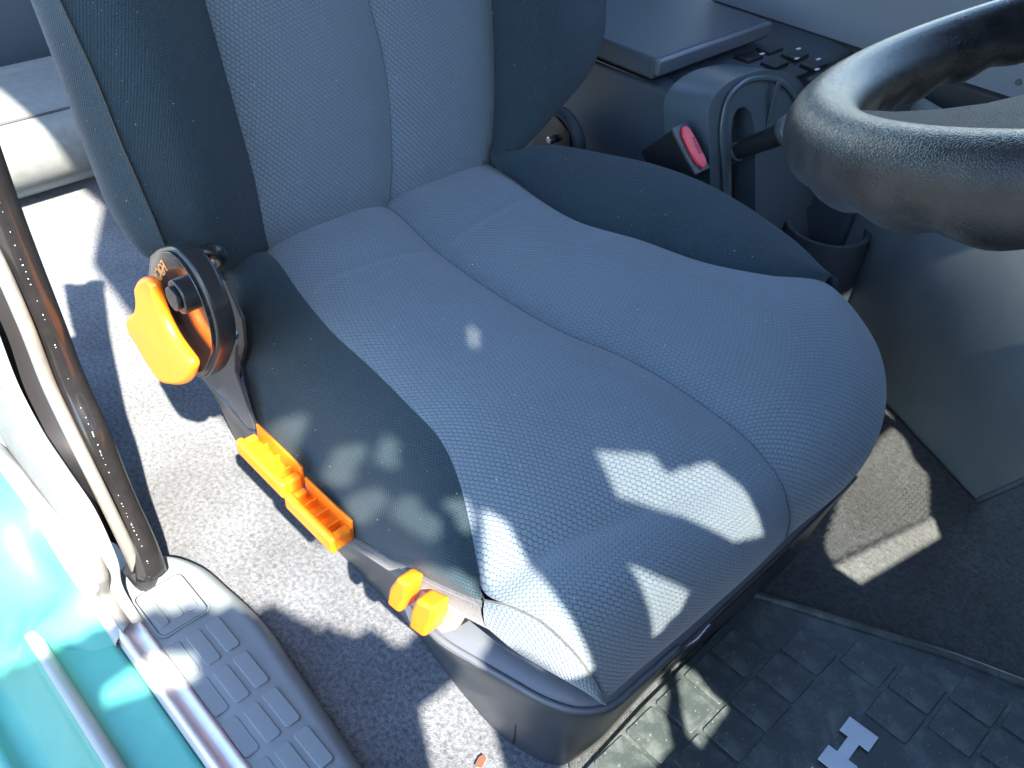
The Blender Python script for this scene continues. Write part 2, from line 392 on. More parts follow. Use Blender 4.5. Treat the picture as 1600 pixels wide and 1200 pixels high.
# unseen plate added as a sun mask, holes shaped like the sun patches (plane x = 1)
FR = [(-1.35, -.35), (-1.35, 1.10), (-.791, 1.037), (-.70, .984), (-.632, .922), (-.598, .883), (-.574, .843), (-.534, .817), (-.508, .775), (-.478, .770),
      (-.462, .800), (-.478, .90), (-.555, .965), (-.585, 1.06), (-.625, 1.255), (1.05, 1.255), (1.05, -.35)]
HO = {
 'P8': [(-.508, .690), (-.447, .690), (-.438, .633), (-.447, .560), (-.52, .60), (-.512, .655)],
 'spot': [(-.83, .955), (-.775, .965), (-.755, .955), (-.728, .935), (-.728, .905), (-.76, .918), (-.83, .935)],
 'P1': [(-.331, .945), (-.283, .906), (-.279, .878), (-.232, .86), (-.212, .815), (-.197, .74), (-.240, .765), (-.282, .826), (-.332, .889)],
 'P2': [(-.354, .824), (-.30, .749), (-.309, .735), (-.341, .724)],
 'P3': [(-.447, .955), (-.434, .93), (-.425, .834), (-.405, .742), (-.425, .742), (-.450, .79), (-.468, .82), (-.470, .868)],
 'P6b': [(.062, .481), (.076, .442), (.232, .408), (.249, .432)],
 'P7': [(-0.210, 0.536), (-0.197, 0.510), (-0.196, 0.484), (-0.185, 0.459), (-0.241, 0.451), (-0.247, 0.470), (-0.230, 0.505)],
 'P7b': [(-0.354, 0.541), (-0.290, 0.549), (-0.234, 0.545), (-0.242, 0.517), (-0.256, 0.507), (-0.269, 0.474), (-0.299, 0.471), (-0.396, 0.525)],
}
HO['sky_gap'] = [(.60, .93), (.60, 1.235), (1.03, 1.235), (1.03, .93)]  # opening added so sky light reaches the steering wheel
REG = {'a': [(.325, .570), (.175, .560), (.078, .512), (.066, .490), (.070, .484), (.248, .436), (.300, .482)],
       'b': [(.33, .60), (.36, .545), (.43, .55), (.45, .85), (.34, .86), (.29, .84)]}
for n_, (y, z, ry, rz) in enumerate([(-.585, 1.16, .020, .034), (-.540, 1.085, .017, .026), (-.501, 1.072, .009, .022), (-.533, 1.022, .016, .020), (-.500, .985, .012, .03), (-.468, .965, .009, .022), (-.385, 1.155, .004, .016)]):
    REG['c%d' % n_] = [(y+ry*math.cos(q*math.pi/6)*(1+.25*math.sin(q*2.1+n_)), z+rz*math.sin(q*math.pi/6)*(1+.2*math.cos(q*1.3))) for q in range(12)]
def in_any(y, z, polys):
    r = np.zeros(y.shape, bool)
    for P in polys:
        c = np.zeros(y.shape, bool)
        for i in range(len(P)):
            (a, b), (d, e) = P[i], P[i-1]
            if b == e: continue
            c ^= ((b > z) != (e > z)) & (y < (d-a)*(z-b)/(e-b)+a)
        r |= c
    return r
RS = .0016
ys = np.arange(-1.35, 1.03, RS); zs = np.arange(-.35, 1.262, RS); YY, ZZ = np.meshgrid(ys, zs)
wob = .0035*np.sin(YY*190+ZZ*60)+.002*np.sin(ZZ*330)
solid = in_any(YY+wob, ZZ+wob*.6, [FR]) & ~in_any(YY, ZZ, HO.values())
dim = in_any(YY+.004*np.sin(ZZ*90), ZZ, [REG[k] for k in ('a', 'b', 'c6')]) & solid
soft = in_any(YY+.004*np.sin(ZZ*90), ZZ, [P for k, P in REG.items() if k[0] == 'c' and k != 'c6']) & solid
rows = (np.arange(len(zs)) % 4)[:, None]
part = in_any(YY, ZZ, [HO['P1'], HO['P2']])
solid &= ~(dim & (rows < 2)) & ~(soft & (rows < 3))
solid |= part & (rows < 2)
vs = []; fs = []
for r_ in range(len(zs)):
    e = np.flatnonzero(np.diff(np.r_[0, solid[r_].astype(int), 0]))
    for a, b in zip(e[::2], e[1::2]):
        y0, y1, z0, z1 = ys[0]+a*RS, ys[0]+b*RS, zs[r_], zs[r_]+RS; k = len(vs)
        vs += [(x, y, z) for x in (1, 1.0003) for y, z in ((y0, z0), (y1, z0), (y1, z1), (y0, z1))]
        fs += [(k, k+3, k+2, k+1), (k+4, k+5, k+6, k+7), (k, k+1, k+5, k+4), (k+1, k+2, k+6, k+5), (k+2, k+3, k+7, k+6), (k+3, k, k+4, k+7)]
me_ = bpy.data.meshes.new('sun_mask'); me_.from_pydata(vs, [], fs); obj('sun_mask', me_, TRIM, body)

box('low_sky_blocker', (.93, -.675, .22), (.13, .04, 1.04), PAINT, body, .01)  # unseen blocker added to keep low sky light off the footwell
# ---- door sill, along the car, as a profile swept on x
def sweep_x(name, prof, x0, x1, m, parent, n=60, wob=0):
    X = np.linspace(x0, x1, n)
    G = np.array([[V(x, y, z) for y, z in prof] for x in X])
    return grid_mesh(name, G, m, parent)
sweep_x('sill_flange', [(-.428, .0), (-.432, .034), (-.436, .040), (-.440, .037), (-.446, .033), (-.452, .037), (-.456, .040), (-.460, .036), (-.462, .020)], .10, 1.0, ALU, body)
sweep_x('sill_step', [(-.460, .012), (-.464, .018), (-.470, .016), (-.485, .008), (-.505, .000), (-.514, -.004), (-.518, .004), (-.524, .007), (-.531, .003), (-.535, -.010),
                      (-.545, -.030), (-.565, -.055), (-.59, -.075), (-.598, -.068), (-.606, -.068), (-.612, -.08), (-.62, -.14), (-.63, -.30), (-.60, -.45)], -.35, 1.0, PAINT, body)
sweep_x('sill_ridge_highlight', [(-.516, .001), (-.519, .006), (-.524, .009), (-.530, .006), (-.533, -.004)], -.35, 1.0, PALE, body)  # pale strip over the turquoise ridge paints its sun highlight

# ---- body pillar behind the doorway
c1 = [at(-62, 380, y=-.43), at(-10, 500, y=-.43), at(38, 620, y=-.43), at(62, 665, y=-.43), at(106, 732, y=-.431), at(148, 795, y=-.432), at(182, 870, y=-.432), V(.085, -.432, .050), V(.12, -.432, .036)]
c1b = [p+V(-.004, -.012, .004) for p in c1]
c2 = [at(-110, 470, y=-.45), at(-50, 590, y=-.45), at(5, 690, y=-.452), at(60, 765, y=-.455), at(112, 835, y=-.456), at(150, 905, y=-.457), V(.075, -.456, .050), V(.12, -.456, .038)]
c3 = [at(-120, 570, y=-.47), at(-60, 650, y=-.47), at(0, 735, y=-.475), at(50, 805, y=-.474), at(98, 880, y=-.470), V(.06, -.464, .045), V(.12, -.462, .016)]
c4 = [p+V(-.005, -.045, -.03) for p in c3[:-2]]+[V(.02, -.515, .0), V(.05, -.516, -.03)]
c5 = [p+V(-.02, -.125, -.10) for p in c3[:-2]]+[V(-.06, -.585, -.08), V(.05, -.60, -.14)]
loft('pillar_flange', [c1, c1b], 6, 60, PALE, body, .002)
loft('pillar_seal', [[p+V(0, .001, 0) for p in c1b], c2], 16, 60, GREYRUB, body, .006)
loft('pillar_edge', [c2, c3], 16, 60, PALE, body, .007)
loft('pillar_panel', [c3, c4, c5], 30, 50, PAINT, body, .012)
# dark sheet painting the shade between the pillar flange and the rubber strip
loft('pillar_throat', [[p+V(-.03, .004, -.005) for p in c1[:-2]], [at(-20, 330, y=-.40), at(70, 560, y=-.40), at(150, 720, y=-.40), at(205, 860, y=-.405)]], 6, 40, DARKGAP, body)

st = thing('rubber_seal_strip', 'glossy black dusty rubber strip with a grey bead standing at the doorway edge', 'seal strip')
sp = [at(-95, 60, y=-.395), at(-48, 190, y=-.395), at(2, 330, y=-.395), at(69, 500, y=-.395), at(114, 612, y=-.395), at(138, 664, y=-.396), at(186, 780, y=-.398), at(226, 868, y=-.40), at(236, 897, y=-.402)]
tube('strip_body', sp, .0168, RUBBER, st, 16, 80)
be = [at(-150, 100, y=-.415), at(-52, 320, y=-.415), at(-8, 400, y=-.415), at(38, 502, y=-.415), at(84, 618, y=-.415), at(106, 664, y=-.415), at(163, 780, y=-.415), at(205, 868, y=-.413), at(218, 897, y=-.411)]
tube('bead', be, .0068, GREYRUB, st, 14, 80)
web = loft('shadow_web', [sp, be], 4, 60, RUBBER, st)  # web added so strip and bead throw one unbroken shadow
wm = web.modifiers.new('s', 'SOLIDIFY'); wm.thickness = .003
tube('end_cap', [at(216, 882, y=-.408), at(224, 900, y=-.408), at(231, 915, y=-.405)], lambda t: .017-.008*t, BLACK, st, 14, 10)
bm = bmesh.new()
S = spline(sp, 200)
for k in range(150):
    i = random.randrange(10, 195); p = S[i] + V(random.uniform(-.004, .010), -.0108 - .0*random.random(), random.uniform(-.006, .006))
    d = CAM-p; d /= np.linalg.norm(d); p = S[i] + V(random.uniform(-.004, .004), 0, 0) + d*.0170; s = random.uniform(.0003, .0007)
    a = np.cross(d, V(0, 0, 1)); a /= np.linalg.norm(a); b = np.cross(d, a); t = random.random()*3
    e1 = a*math.cos(t)+b*math.sin(t); e2 = b*math.cos(t)-a*math.sin(t)
    vs = [bm.verts.new(p+q) for q in (e1*s*1.4, e2*s*.6, -e1*s*1.2, -e2*s*.6, d*s*.5)]
    for q in range(4): bm.faces.new((vs[q], vs[(q+1) % 4], vs[4]))
lint = obj('lint', bm, LINT, st); lint['kind'] = 'stuff'

# ---- sill trim with moulded pads
sill = thing('sill_trim', 'grey plastic step trim with rows of raised rectangular pads on the door sill', 'sill trim')
inner = [at(236, 872, z=.030), at(262, 868, z=.033), at(300, 880, z=.033), at(345, 915, z=.034), at(400, 968, z=.034), at(450, 1040, z=.034), at(500, 1115, z=.034), at(560, 1210, z=.034), at(640, 1340, z=.034)]
outerc = [V(.055, -.432, .034), V(.09, -.432, .036), V(.13, -.432, .036), V(.2, -.432, .036), V(.3, -.432, .036), V(.4, -.432, .036), V(.5, -.432, .036), V(.6, -.432, .036), V(.72, -.432, .036)]
I = spline(inner, 80); I[:, 2] = .031
def sillrow(i):
    a = I[i]; o = V(a[0], -.432, .034)
    return [o, o+(a-o)*.2+V(0, 0, .003), o+(a-o)*.5+V(0, 0, .004), o+(a-o)*.8+V(0, 0, .0035), a+V(0, -.004, .003), a+V(0, .004, -.004), a+V(0, .010, -.018), a+V(0, .012, -.034)]
G = np.array([sillrow(i) for i in range(80)])
G2 = np.zeros((80, 36, 3))
for j in range(80): G2[j] = spline(list(G[j]), 36)
grid_mesh('trim_plate', G2, SILLPL, sill)
tube('end_roll', [V(.048, -.432, .018), V(.05, -.41, .022), at(240, 872, z=.02)], .012, SILLPL, sill, 12, 20)
def rrect(cx, cy, w, h, r, z, n=4):
    out = []
    for sx, sy, a0 in ((1, 1, 0), (-1, 1, 90), (-1, -1, 180), (1, -1, 270)):
        for k in range(n+1):
            a = math.radians(a0+90*k/n); out.append(V(cx+sx*(w/2-r)+r*math.cos(a), cy+sy*(h/2-r)+r*math.sin(a), z))
    return out
padme = None
for row in range(9):
    for colm in range(3):
        cx = .188 + row*.0565; cy = -.3785 - colm*.0228
        if padme is None:
            o = prism('pad', rrect(0, 0, .047, .0165, .004, 0), (0, 0, .0032), SILLPL, sill, bev=.0010, seg=2); padme = o
        else:
            o = padme.copy(); COL.objects.link(o)
        o.location = (cx+(.0015 if colm == 1 else 0), cy, .0352 if colm < 2 else .0342); o.parent = sill
cov = prism('cover_frame', rrect(.118, -.400, .072, .060, .009, .0368), (0, 0, .0016), SILLPL, sill, holes=[rrect(.118, -.400, .068, .056, .008, .0368)])
gap = prism('cover_gap', rrect(.118, -.400, .0685, .0565, .008, .0362), (0, 0, .0008), DARKGAP, sill, holes=[rrect(.118, -.400, .066, .054, .007, .0362)])
cl = prism('cover_lid', rrect(.118, -.400, .0655, .0535, .007, .0365), (0, 0, .0016), SILLPL, sill, bev=.0006, seg=2)
for k in range(3):
    o = padme.copy(); COL.objects.link(o); o.parent = sill; o.location = (.118, -.385-.0165*k, .0368); o.scale = (.95, .68, .9)

# ---- floor mat
fm = thing('floor_mat', 'black rubber floor mat with white letters, dusty, in front of the seat', 'floor mat')
mo = [at(1178, 930, z=.004), at(1280, 962, z=.004), at(1400, 1000, z=.004), at(1500, 1032, z=.004), at(1600, 1070, z=.004), V(.95, .30, .004), V(.99, .2, .004), V(.99, -.33, .004), V(.62, -.33, .004),
      at(905, 1215, z=.004), at(1000, 1110, z=.004), at(1090, 1020, z=.004)]
prism('mat_base', mo, (0, 0, .006), MATRUB, fm, bev=.002)
rim = spline(mo[:6], 60)
tube('mat_rim', [p+V(-.004, -.006, .006) for p in mo[:6]], .0055, MATRUB, fm, 10, 60)
tiles = []
for i in range(8):
    for j in range(11):
        x = .565 + i*.052; y = -.30 + j*.048 + (.012 if i % 2 else 0)
        if y > .035 + (x-.50)*.62 or (x < .60 and y < -.16) : continue
        if .66 < x < .78 and -.09 < y < .09: continue
        tiles.append((x, y))
tme = None
for x, y in tiles:
    if tme is None: o = prism('tread_block', rrect(0, 0, .047, .043, .003, 0), (0, 0, .0022), MATRUB, fm, bev=.0008, seg=2); tme = o
    else: o = tme.copy(); COL.objects.link(o)
    o.location = (x, y, .0097); o.parent = fm
# the H: two stems across the car joined by a bar, then the head of the next letter
A0 = at(1327, 1121, z=.012); A1 = at(1372, 1154, z=.012)
ex = (A1-A0)/np.linalg.norm(A1-A0); L = np.linalg.norm(A1-A0)
B0 = at(1286, 1175, z=.012); ey = B0-A0; ey -= ex*(ex@ey); W = np.linalg.norm(ey); ey /= W
s = W*.30
def P2(a, b): return A0+ex*a*L+ey*b*W
H = [P2(0, 0), P2(1, 0), P2(1, .38), P2(.68, .38), P2(.68, .82), P2(1, .82), P2(1, 1.20), P2(0, 1.20), P2(0, .82), P2(.30, .82), P2(.30, .38), P2(0, .38)]
prism('letter', H, (0, 0, .002), LETTER, fm)
prism('letter', [P2(0, 1.42), P2(1, 1.42), P2(1, 1.80), P2(0, 1.80)], (0, 0, .002), LETTER, fm)

# ------------------------------------------------------------------ the seat
seat = thing('driver_seat', 'blue grey cloth driver seat with black mesh bolsters and orange adjusting levers', 'car seat')
NS = [V(-.08, -.160, .31), at(425, 400, z=.33), at(470, 460, z=.327), at(520, 520, z=.324), at(580, 575, z=.320), at(640, 635, z=.318), at(690, 690, z=.315),
      at(715, 745, z=.308), at(730, 800, z=.300), at(742, 860, z=.290), at(752, 925, z=.278)]
NSend = NS + [at(763, 982, z=.250)]
GS = [at(758, 938, y=-.266), at(800, 948, y=-.263), at(845, 970, y=-.257), at(890, 1010, y=-.247), at(925, 1055, y=-.234), at(945, 1094, y=-.222)]
CS = [V(-.08, .0, .31), at(605, 325, z=.33), at(690, 400, z=.327), at(760, 450, z=.325), at(880, 520, z=.323), at(980, 562, z=.323), at(1100, 635, z=.32),
      at(1180, 700, z=.31), at(1218, 750, z=.293), at(1232, 795, z=.26), at(1228, 842, z=.198)]
FS = [V(-.08, .165, .31), at(765, 258, z=.33), at(800, 280, z=.329), at(840, 310, z=.328), at(900, 345, z=.327), at(1000, 375, z=.325), at(1100, 410, z=.325),
      at(1200, 430, z=.325), at(1290, 442, z=.318)]
FSf = FS + [V(.476, .284, .302), V(.520, .272, .272), V(.535, .260, .235), V(.534, .250, .20)]
NSf = NS[:-1] + [at(752, 918, z=.279)] + GS[1:]
def dent(x0, w, d):
    return lambda u, v: -d*np.exp(-((v-x0)/w)**2)*(1-np.abs(2*u-1)**4)
FM = [V(-.08, .082, .315)] + [(a+b)/2+V(0, 0, .003) for a, b in zip(spline(CS, 12)[2:8], spline(FSf, 12)[2:8])] + [V(.505, .140, .320), V(.540, .145, .300), V(.560, .15, .268), V(.564, .155, .233), V(.558, .155, .197)]
loft('insert_panel', [NSf, CS], 70, 150, INSERT, seat, .017, 3.0, fade=(0, .12), bumps=dent(.24, .006, .0018), split=(9, 7))
loft('insert_panel', [CS, FM, FSf], 70, 150, INSERT, seat, .017, 3.0, fade=(0, .12), bumps=dent(.24, .006, .0018), uv0=(.173, .002), split=(7, 7, 8))
SEAMC = mat('dark seam thread and crease shade', (.055, .076, .096), .9)  # dark thread line also paints the crease shade along the centre seams
tube('seam', [p+V(0, 0, .0001) for p in CS], .0007, SEAMC, seat, 6, 140)
# near bolster: hem - seam
HM = [V(-.07, -.212, .30), at(345, 428, y=-.212), at(368, 510, y=-.232), at(384, 590, y=-.240), at(405, 660, y=-.246), at(452, 742, y=-.254), at(522, 815, y=-.260), at(600, 868, y=-.266),
      at(680, 912, y=-.270), at(752, 942, y=-.267)]
loft('bolster', [HM, NSend[:-1]], 60, 130, BOLST, seat, .020, 2.2, fade=(0, .10))
LW = [V(-.07, -.205, .25), at(350, 470, y=-.205), at(374, 540, y=-.225), at(390, 610, y=-.236), at(408, 672, y=-.242), at(455, 758, y=-.250), at(528, 834, y=-.257), at(608, 892, y=-.268),
      at(690, 945, y=-.268), at(764, 984, y=-.265)]
loft('side_band', [HM, LW], 14, 110, SIDECLOTH, seat, .003)
tube('piping', [p+V(0, -.001, .001) for p in HM], .0022, SIDECLOTH, seat, 8, 120)
G2c = [at(764, 984, y=-.265), at(800, 1014, y=-.261), at(870, 1056, y=-.247), at(945, 1097, y=-.222)]
loft('gusset', [GS, G2c], 30, 60, INSERT, seat, .004)
tube('gusset_seam', [p+V(0, -.0008, .0006) for p in GS], .0011, SIDECLOTH, seat, 8, 60)
loft('side_band', [NSend[-2:], [HM[-1]+V(0,-.001,0), LW[-1]+V(0,-.001,0)]], 8, 12, SIDECLOTH, seat)
loft('gusset', [[NSend[-2], NSend[-1]], [GS[0], G2c[0]]], 4, 8, INSERT, seat)
# far bolster
FO = [V(-.07, .262, .36), at(800, 236, z=.36), at(840, 227, z=.36), at(950, 241, z=.362), at(1040, 262, z=.362), at(1100, 285, z=.360), at(1160, 318, z=.352), at(1210, 352, z=.342), at(1260, 392, z=.328), at(1303, 452, z=.305)]
loft('bolster', [FS, FO], 50, 120, BOLST, seat, .012, 2.2)
loft('side_band', [FO, [p+V(.0, .012, -.08) for p in FO], [p+V(0, -.01, -.17) for p in FO]], 16, 80, BOLST, seat)
# the far front corner below the bolster, so that the cushion is closed
loft('side_band', [FSf[7:], [p+V(-.02, .01, -.02) for p in FSf[7:]], [p+V(-.1, .0, -.05) for p in FSf[7:]]], 10, 30, INSERT, seat)
box('foam_core', (.22, -.0, .24), (.60, .40, .10), DARKGAP, seat, .02)
# stitched creases that cross the insert
# seat base trim
R1 = [V(-.10, -.236, .17), V(.05, -.248, .172), V(.20, -.252, .178), V(.32, -.252, .184), at(690, 1000, z=.188), at(745, 1034, z=.188), at(800, 1066, z=.187), at(855, 1096, z=.185), at(900, 1110, z=.183),
      at(945, 1106, z=.180), at(1000, 1064, z=.178), at(1060, 1010, z=.176), at(1150, 925, z=.176), at(1235, 845, z=.176), V(.56, .2, .176)]
R0 = [p+V(-.012, .028 if i < 8 else .01, .012) for i, p in enumerate(R1)]
R0[8] += V(-.01, .01, 0); R0[9:] = [p+V(-.012, 0, 0) for p in R0[9:]]
R1b = [p+V(.0, -.002, -.008) if i < 9 else p+V(.002, 0, -.008) for i, p in enumerate(R1)]
B1 = [V(-.10, -.20, .0), V(.05, -.205, .0), V(.20, -.208, .0), V(.32, -.212, .0), at(700, 1055, z=0), at(735, 1098, z=0), at(775, 1142, z=0), at(822, 1177, z=0), at(870, 1196, z=0),
      at(925, 1172, z=0), at(965, 1130, z=0), at(1010, 1080, z=0), V(.525, -.02, 0), V(.53, .08, 0), V(.53, .2, 0)]
loft('base_ledge', [R0, R1], 12, 140, TRIM2, seat, .003)
loft('base_trim', [R1, R1b, [a*.5+b*.5+V(-.004, .006, 0) for a, b in zip(R1b, B1)], B1], 30, 140, TRIM, seat)
tube('base_ridge', [p+V(0, -.0, .0) for p in R1[:12]], .0035, TRIM2, seat, 8, 120)
tube('panel_gap', [at(812, 1080, y=-.232), at(809, 1110, y=-.229), at(806, 1140, y=-.224), at(802, 1160, y=-.221)], .0016, DARKGAP, seat, 6, 12)
tube('slide_bar', [at(1030, 1040, z=.150), at(1085, 985, z=.15), at(1150, 925, z=.155), at(1232, 848, z=.16)], .006, RUBBER, seat, 10, 40)
tube('slide_bar', [at(1042, 1030, z=.150), at(1062, 1014, z=.15), at(1085, 1000, z=.15), at(1108, 975, z=.15)], .003, CHROME, seat, 10, 20)
# ---- recliner
rec = prism('recliner_cover', rnd([at(u, v, y=-.308) for u, v in [(232, 400), (248, 388), (275, 392), (296, 415), (316, 452), (332, 492), (340, 535), (334, 566), (312, 592), (298, 586), (270, 540), (246, 490), (232, 450)]]),
            (0, .020, 0), BLACK, seat, bev=.004)
prism('face_plate', rnd([at(u, v, y=-.3115) for u, v in [(236, 405), (249, 394), (272, 400), (290, 422), (309, 457), (324, 497), (331, 537), (326, 561), (308, 582), (298, 574), (272, 534), (250, 488), (236, 448)]]),
      (0, .004, 0), GLOSS, rec, bev=.0008, seg=2)
def discy(name, c, r, y0, y1, m, parent, n=28, bev=.002):
    return prism(name, [V(c[0]+r*math.cos(2*math.pi*k/n), y0, c[2]+r*math.sin(2*math.pi*k/n)) for k in range(n)], (0, y1-y0, 0), m, parent, bev=bev, seg=2)
pc = at(284, 462, y=-.32)
discy('pivot_cap', pc, .0155, -.325, -.31, BLACK, rec)
discy('pivot_cap', pc+V(.001, 0, .001), .011, -.330, -.325, BLACK, rec, bev=.0015)
tdir = at(262, 408, y=-.312)-at(243, 440, y=-.312)
text('lettering', 'LOCK', .016, at(250, 424, y=-.3118), -tdir, np.cross(-tdir, V(0, -1, 0))*-1, mat('printed orange lettering', (.75, .33, .10), .4), rec)
prism('lettering_bar', [at(u, v, y=-.3118) for u, v in [(256, 412), (258, 413), (250, 440), (248, 439)]], (0, -.0005, 0), mat('printed orange bar', (.75, .33, .10), .4), rec)
lev = prism('recliner_lever', rnd([at(u, v, y=-.330) for u, v in [(206, 450), (211, 440), (222, 436), (232, 442), (239, 462), (250, 496), (266, 528), (286, 556), (297, 572), (296, 584), (262, 603), (248, 598), (232, 576), (212, 542), (195, 512), (194, 500), (204, 490), (208, 474)]]),
            (0, .012, 0), ORANGE, seat, bev=.0058, seg=5)
tube('lever_slot', [at(244, 466, y=-.3135), at(258, 506, y=-.3135), at(276, 540, y=-.3135), at(302, 574, y=-.3135)], .0016, RUBBER, rec, 8, 30)
# brackets behind it
prism('bracket', [at(u, v, y=-.262) for u, v in [(318, 590), (350, 560), (368, 540), (366, 580), (398, 672), (386, 668), (352, 622)]], (0, .004, 0), STEEL, seat, bev=.001, seg=2)
prism('bracket', [at(u, v, y=-.240) for u, v in [(336, 430), (352, 440), (378, 500), (382, 540), (372, 600), (340, 560)]], (0, .004, 0), STEEL, seat, bev=.001, seg=2)
discy('bolt', at(364, 522, y=-.262), .006, -.266, -.258, CHROME, seat)
tube('hinge_shroud', [at(334, 412, y=-.255), at(344, 402, y=-.255), at(334, 393, y=-.265), at(305, 396, y=-.28)], .007, BLACK, seat, 10, 20)
# ---- height handles
def handle(p0, p1):
    d = p1-p0; Ln = np.linalg.norm(d); d /= Ln; w = V(0, 1, 0); w = w-d*(w@d); w /= np.linalg.norm(w); h = np.cross(d, w)
    if h[2] < 0: h = -h
    R = (d, w, h); c = (p0+p1)/2
    o = box('height_handle', c+h*-.002, (Ln, .009, .021), ORANGE, seat, .004, R, 4)
    box('end_block', p1-d*.006+w*.0105-h*.002, (.011, .021, .018), ORANGE, o, .0035, R)
    box('end_block', p0+d*.005+w*.0095-h*.003, (.009, .018, .015), ORANGE, o, .003, R)
    box('tray_wall', c+w*.0215+h*.004, (Ln-.004, .003, .024), ORANGE, o, .001, R)
    box('tray_floor', c+w*.012-h*.008, (Ln-.01, .020, .003), ORANGE, o, .0008, R)
    for k in range(3): box('rib', p0+d*(.022+(Ln-.036)*k/2.4)+w*.0125-h*.002, (.0022, .017, .011), ORANGE, o, .0005, R)
handle(at(374, 692, y=-.288), at(447, 766, y=-.288))
handle(at(449, 777, y=-.288), at(524, 852, y=-.288))
# ---- rocker switches in their clear housing
prism('switch_button', [at(u, v, y=-.292) for u, v in [(618, 904), (636, 916), (632, 938), (622, 960), (603, 943), (607, 920)]], (0, .020, 0), ORANGE, seat, bev=.004, seg=3)
prism('switch_button', [at(u, v, y=-.292) for u, v in [(648, 938), (676, 952), (674, 972), (661, 998), (637, 980), (641, 955)]], (0, .020, 0), ORANGE, seat, bev=.004, seg=3)
prism('switch_housing', [at(u, v, y=-.272) for u, v in [(628, 905), (700, 945), (722, 966), (712, 984), (672, 996), (640, 972), (622, 930)]], (0, .006, 0), BIN, seat, bev=.001, seg=2)
prism('switch_recess', [at(u, v, y=-.264) for u, v in [(632, 892), (700, 930), (745, 962), (700, 990), (650, 960), (618, 915)]], (0, .004, 0), DARKGAP, seat)

# ---- backrest
th = math.radians(17); BN = V(math.cos(th), 0, math.sin(th)); BU = V(-math.sin(th), 0, math.cos(th)); BP = V(0, 0, .33)
def bk(u, v, f): return onplane(u, v, BP+BN*f, BN)
def up(P, k=.12): return [P[0]+(P[0]-P[1])/np.linalg.norm(P[0]-P[1])*k] + P      # carry on above the frame
bn = up([bk(320, 0, 0), bk(365, 160, 0), bk(400, 290, 0), bk(414, 362, .0), bk(420, 395, -.012)]) + [V(-.06, -.165, .30)]
bc = up([bk(575, 0, .0), bk(600, 100, .0), bk(610, 200, .0), bk(611, 280, .0), bk(604, 325, -.010)]) + [V(-.06, .0, .30)]
bf = up([bk(768, 0, 0), bk(772, 90, 0), bk(772, 170, 0), bk(768, 225, 0), bk(762, 262, -.010)]) + [V(-.06, .16, .30)]
loft('back_panel', [bn, bc], 60, 120, INSERT, seat, .015, 2.8)
loft('back_panel', [bc, bf], 60, 120, INSERT, seat, .015, 2.8)
tube('seam', [p+BN*.0002 for p in bc], .0007, SEAMC, seat, 6, 120)
cr = up([bk(225, 0, .055), bk(280, 160, .055), bk(322, 290, .05), bk(338, 370, .035), bk(345, 412, .01)]) + [V(-.05, -.21, .31)]
stc = up([bk(95, 0, .045), bk(150, 120, .045), bk(190, 220, .045), bk(238, 330, .042), bk(262, 386, .034)]) + [bk(285, 408, .0)]
sil = up([bk(60, 0, -.04), bk(100, 120, -.04), bk(140, 240, -.04), bk(185, 345, -.035), bk(222, 388, -.02)]) + [bk(268, 402, -.03)]
loft('back_bolster', [bn, cr, stc], 60, 110, BOLST, seat, .004, 2)
loft('back_side', [stc, [(a*.5+b*.5)+V(0, -.014, 0) for a, b in zip(stc, sil)], sil, [p+V(-.03, .035, -.01) for p in sil]], 40, 110, BOLST, seat)
tube('stitching', [p+V(.0015, -.0015, 0) for p in stc], .0010, RUBBER, seat, 6, 110)
cf = up([bk(868, 0, .06), bk(868, 90, .06), bk(852, 165, .055), bk(820, 215, .04), bk(782, 256, .01)]) + [V(-.05, .19, .31)]
of = up([bk(948, 0, .03), bk(943, 60, .03), bk(922, 112, .03), bk(884, 160, .028), bk(838, 208, .02)]) + [bk(790, 245, 0)]
loft('back_bolster', [bf, cf, of], 50, 100, BOLST, seat, .004, 2)
loft('back_side', [of, [p-BN*.05+V(0, .0, 0) for p in of], [p-BN*.11-V(0, .06, 0) for p in of]], 20, 80, BOLST, seat)
rearb = [p-BN*.10 for p in bn]; rearf = [p-BN*.10 for p in bf]
loft('back_shell', [[p-BN*.03+V(0, .03, 0) for p in sil], rearb, rearf, [p-BN*.10-V(0, .05, 0) for p in of]], 30, 40, SIDECLOTH, seat)
tube('edge_piping', [bk(182, 330, -.045), bk(190, 352, -.045), bk(208, 372, -.04), bk(228, 388, -.03)], .0022, CHROME, seat, 8, 20)
# far recliner ring seen between backrest and cushion
ringc = at(868, 222, y=.335)
tube('far_hinge_ring', [ringc+V(.048*math.cos(a), 0, .048*math.sin(a)) for a in np.linspace(-.9, 1.5, 12)], .007, CONSOLE, seat, 10, 40, flat=((0, 1, 0), 1.6))
discy('far_hinge_disc', ringc+V(-.005, 0, 0), .04, .33, .345, BLACK, seat)
discy('bolt', at(862, 218, y=.325), .006, .318, .33, CHROME, seat)

# ------------------------------------------------------------------ console and far side
con = thing('centre_console', 'dark blue grey centre console with lid, switches and arched lever slot', 'console')
prism('console_body', [V(x, .40, z) for x, z in [(-.6, .0), (-.6, .40), (.10, .402), (.135, .398), (.158, .388), (.172, .365), (.195, .20), (.20, .0)]], (0, .045, 0), CONSOLE, con, bev=.008, seg=4)
prism('console_deck', [V(x, .445, z) for x, z in [(-.6, .30), (-.6, .399), (.11, .399), (.150, .394), (.165, .30)]], (0, .33, 0), CONSOLE, con, bev=.006, seg=3)
box('lid', (-.22, .535, .421), (.56, .262, .030), CONSOLE, con, .005)
box('lid_edge', (.063, .535, .424), (.010, .262, .022), TRIM2, con, .004)
box('lid_line', (-.10, .4025, .4055), (.34, .006, .002), BLACK, con, .0005)
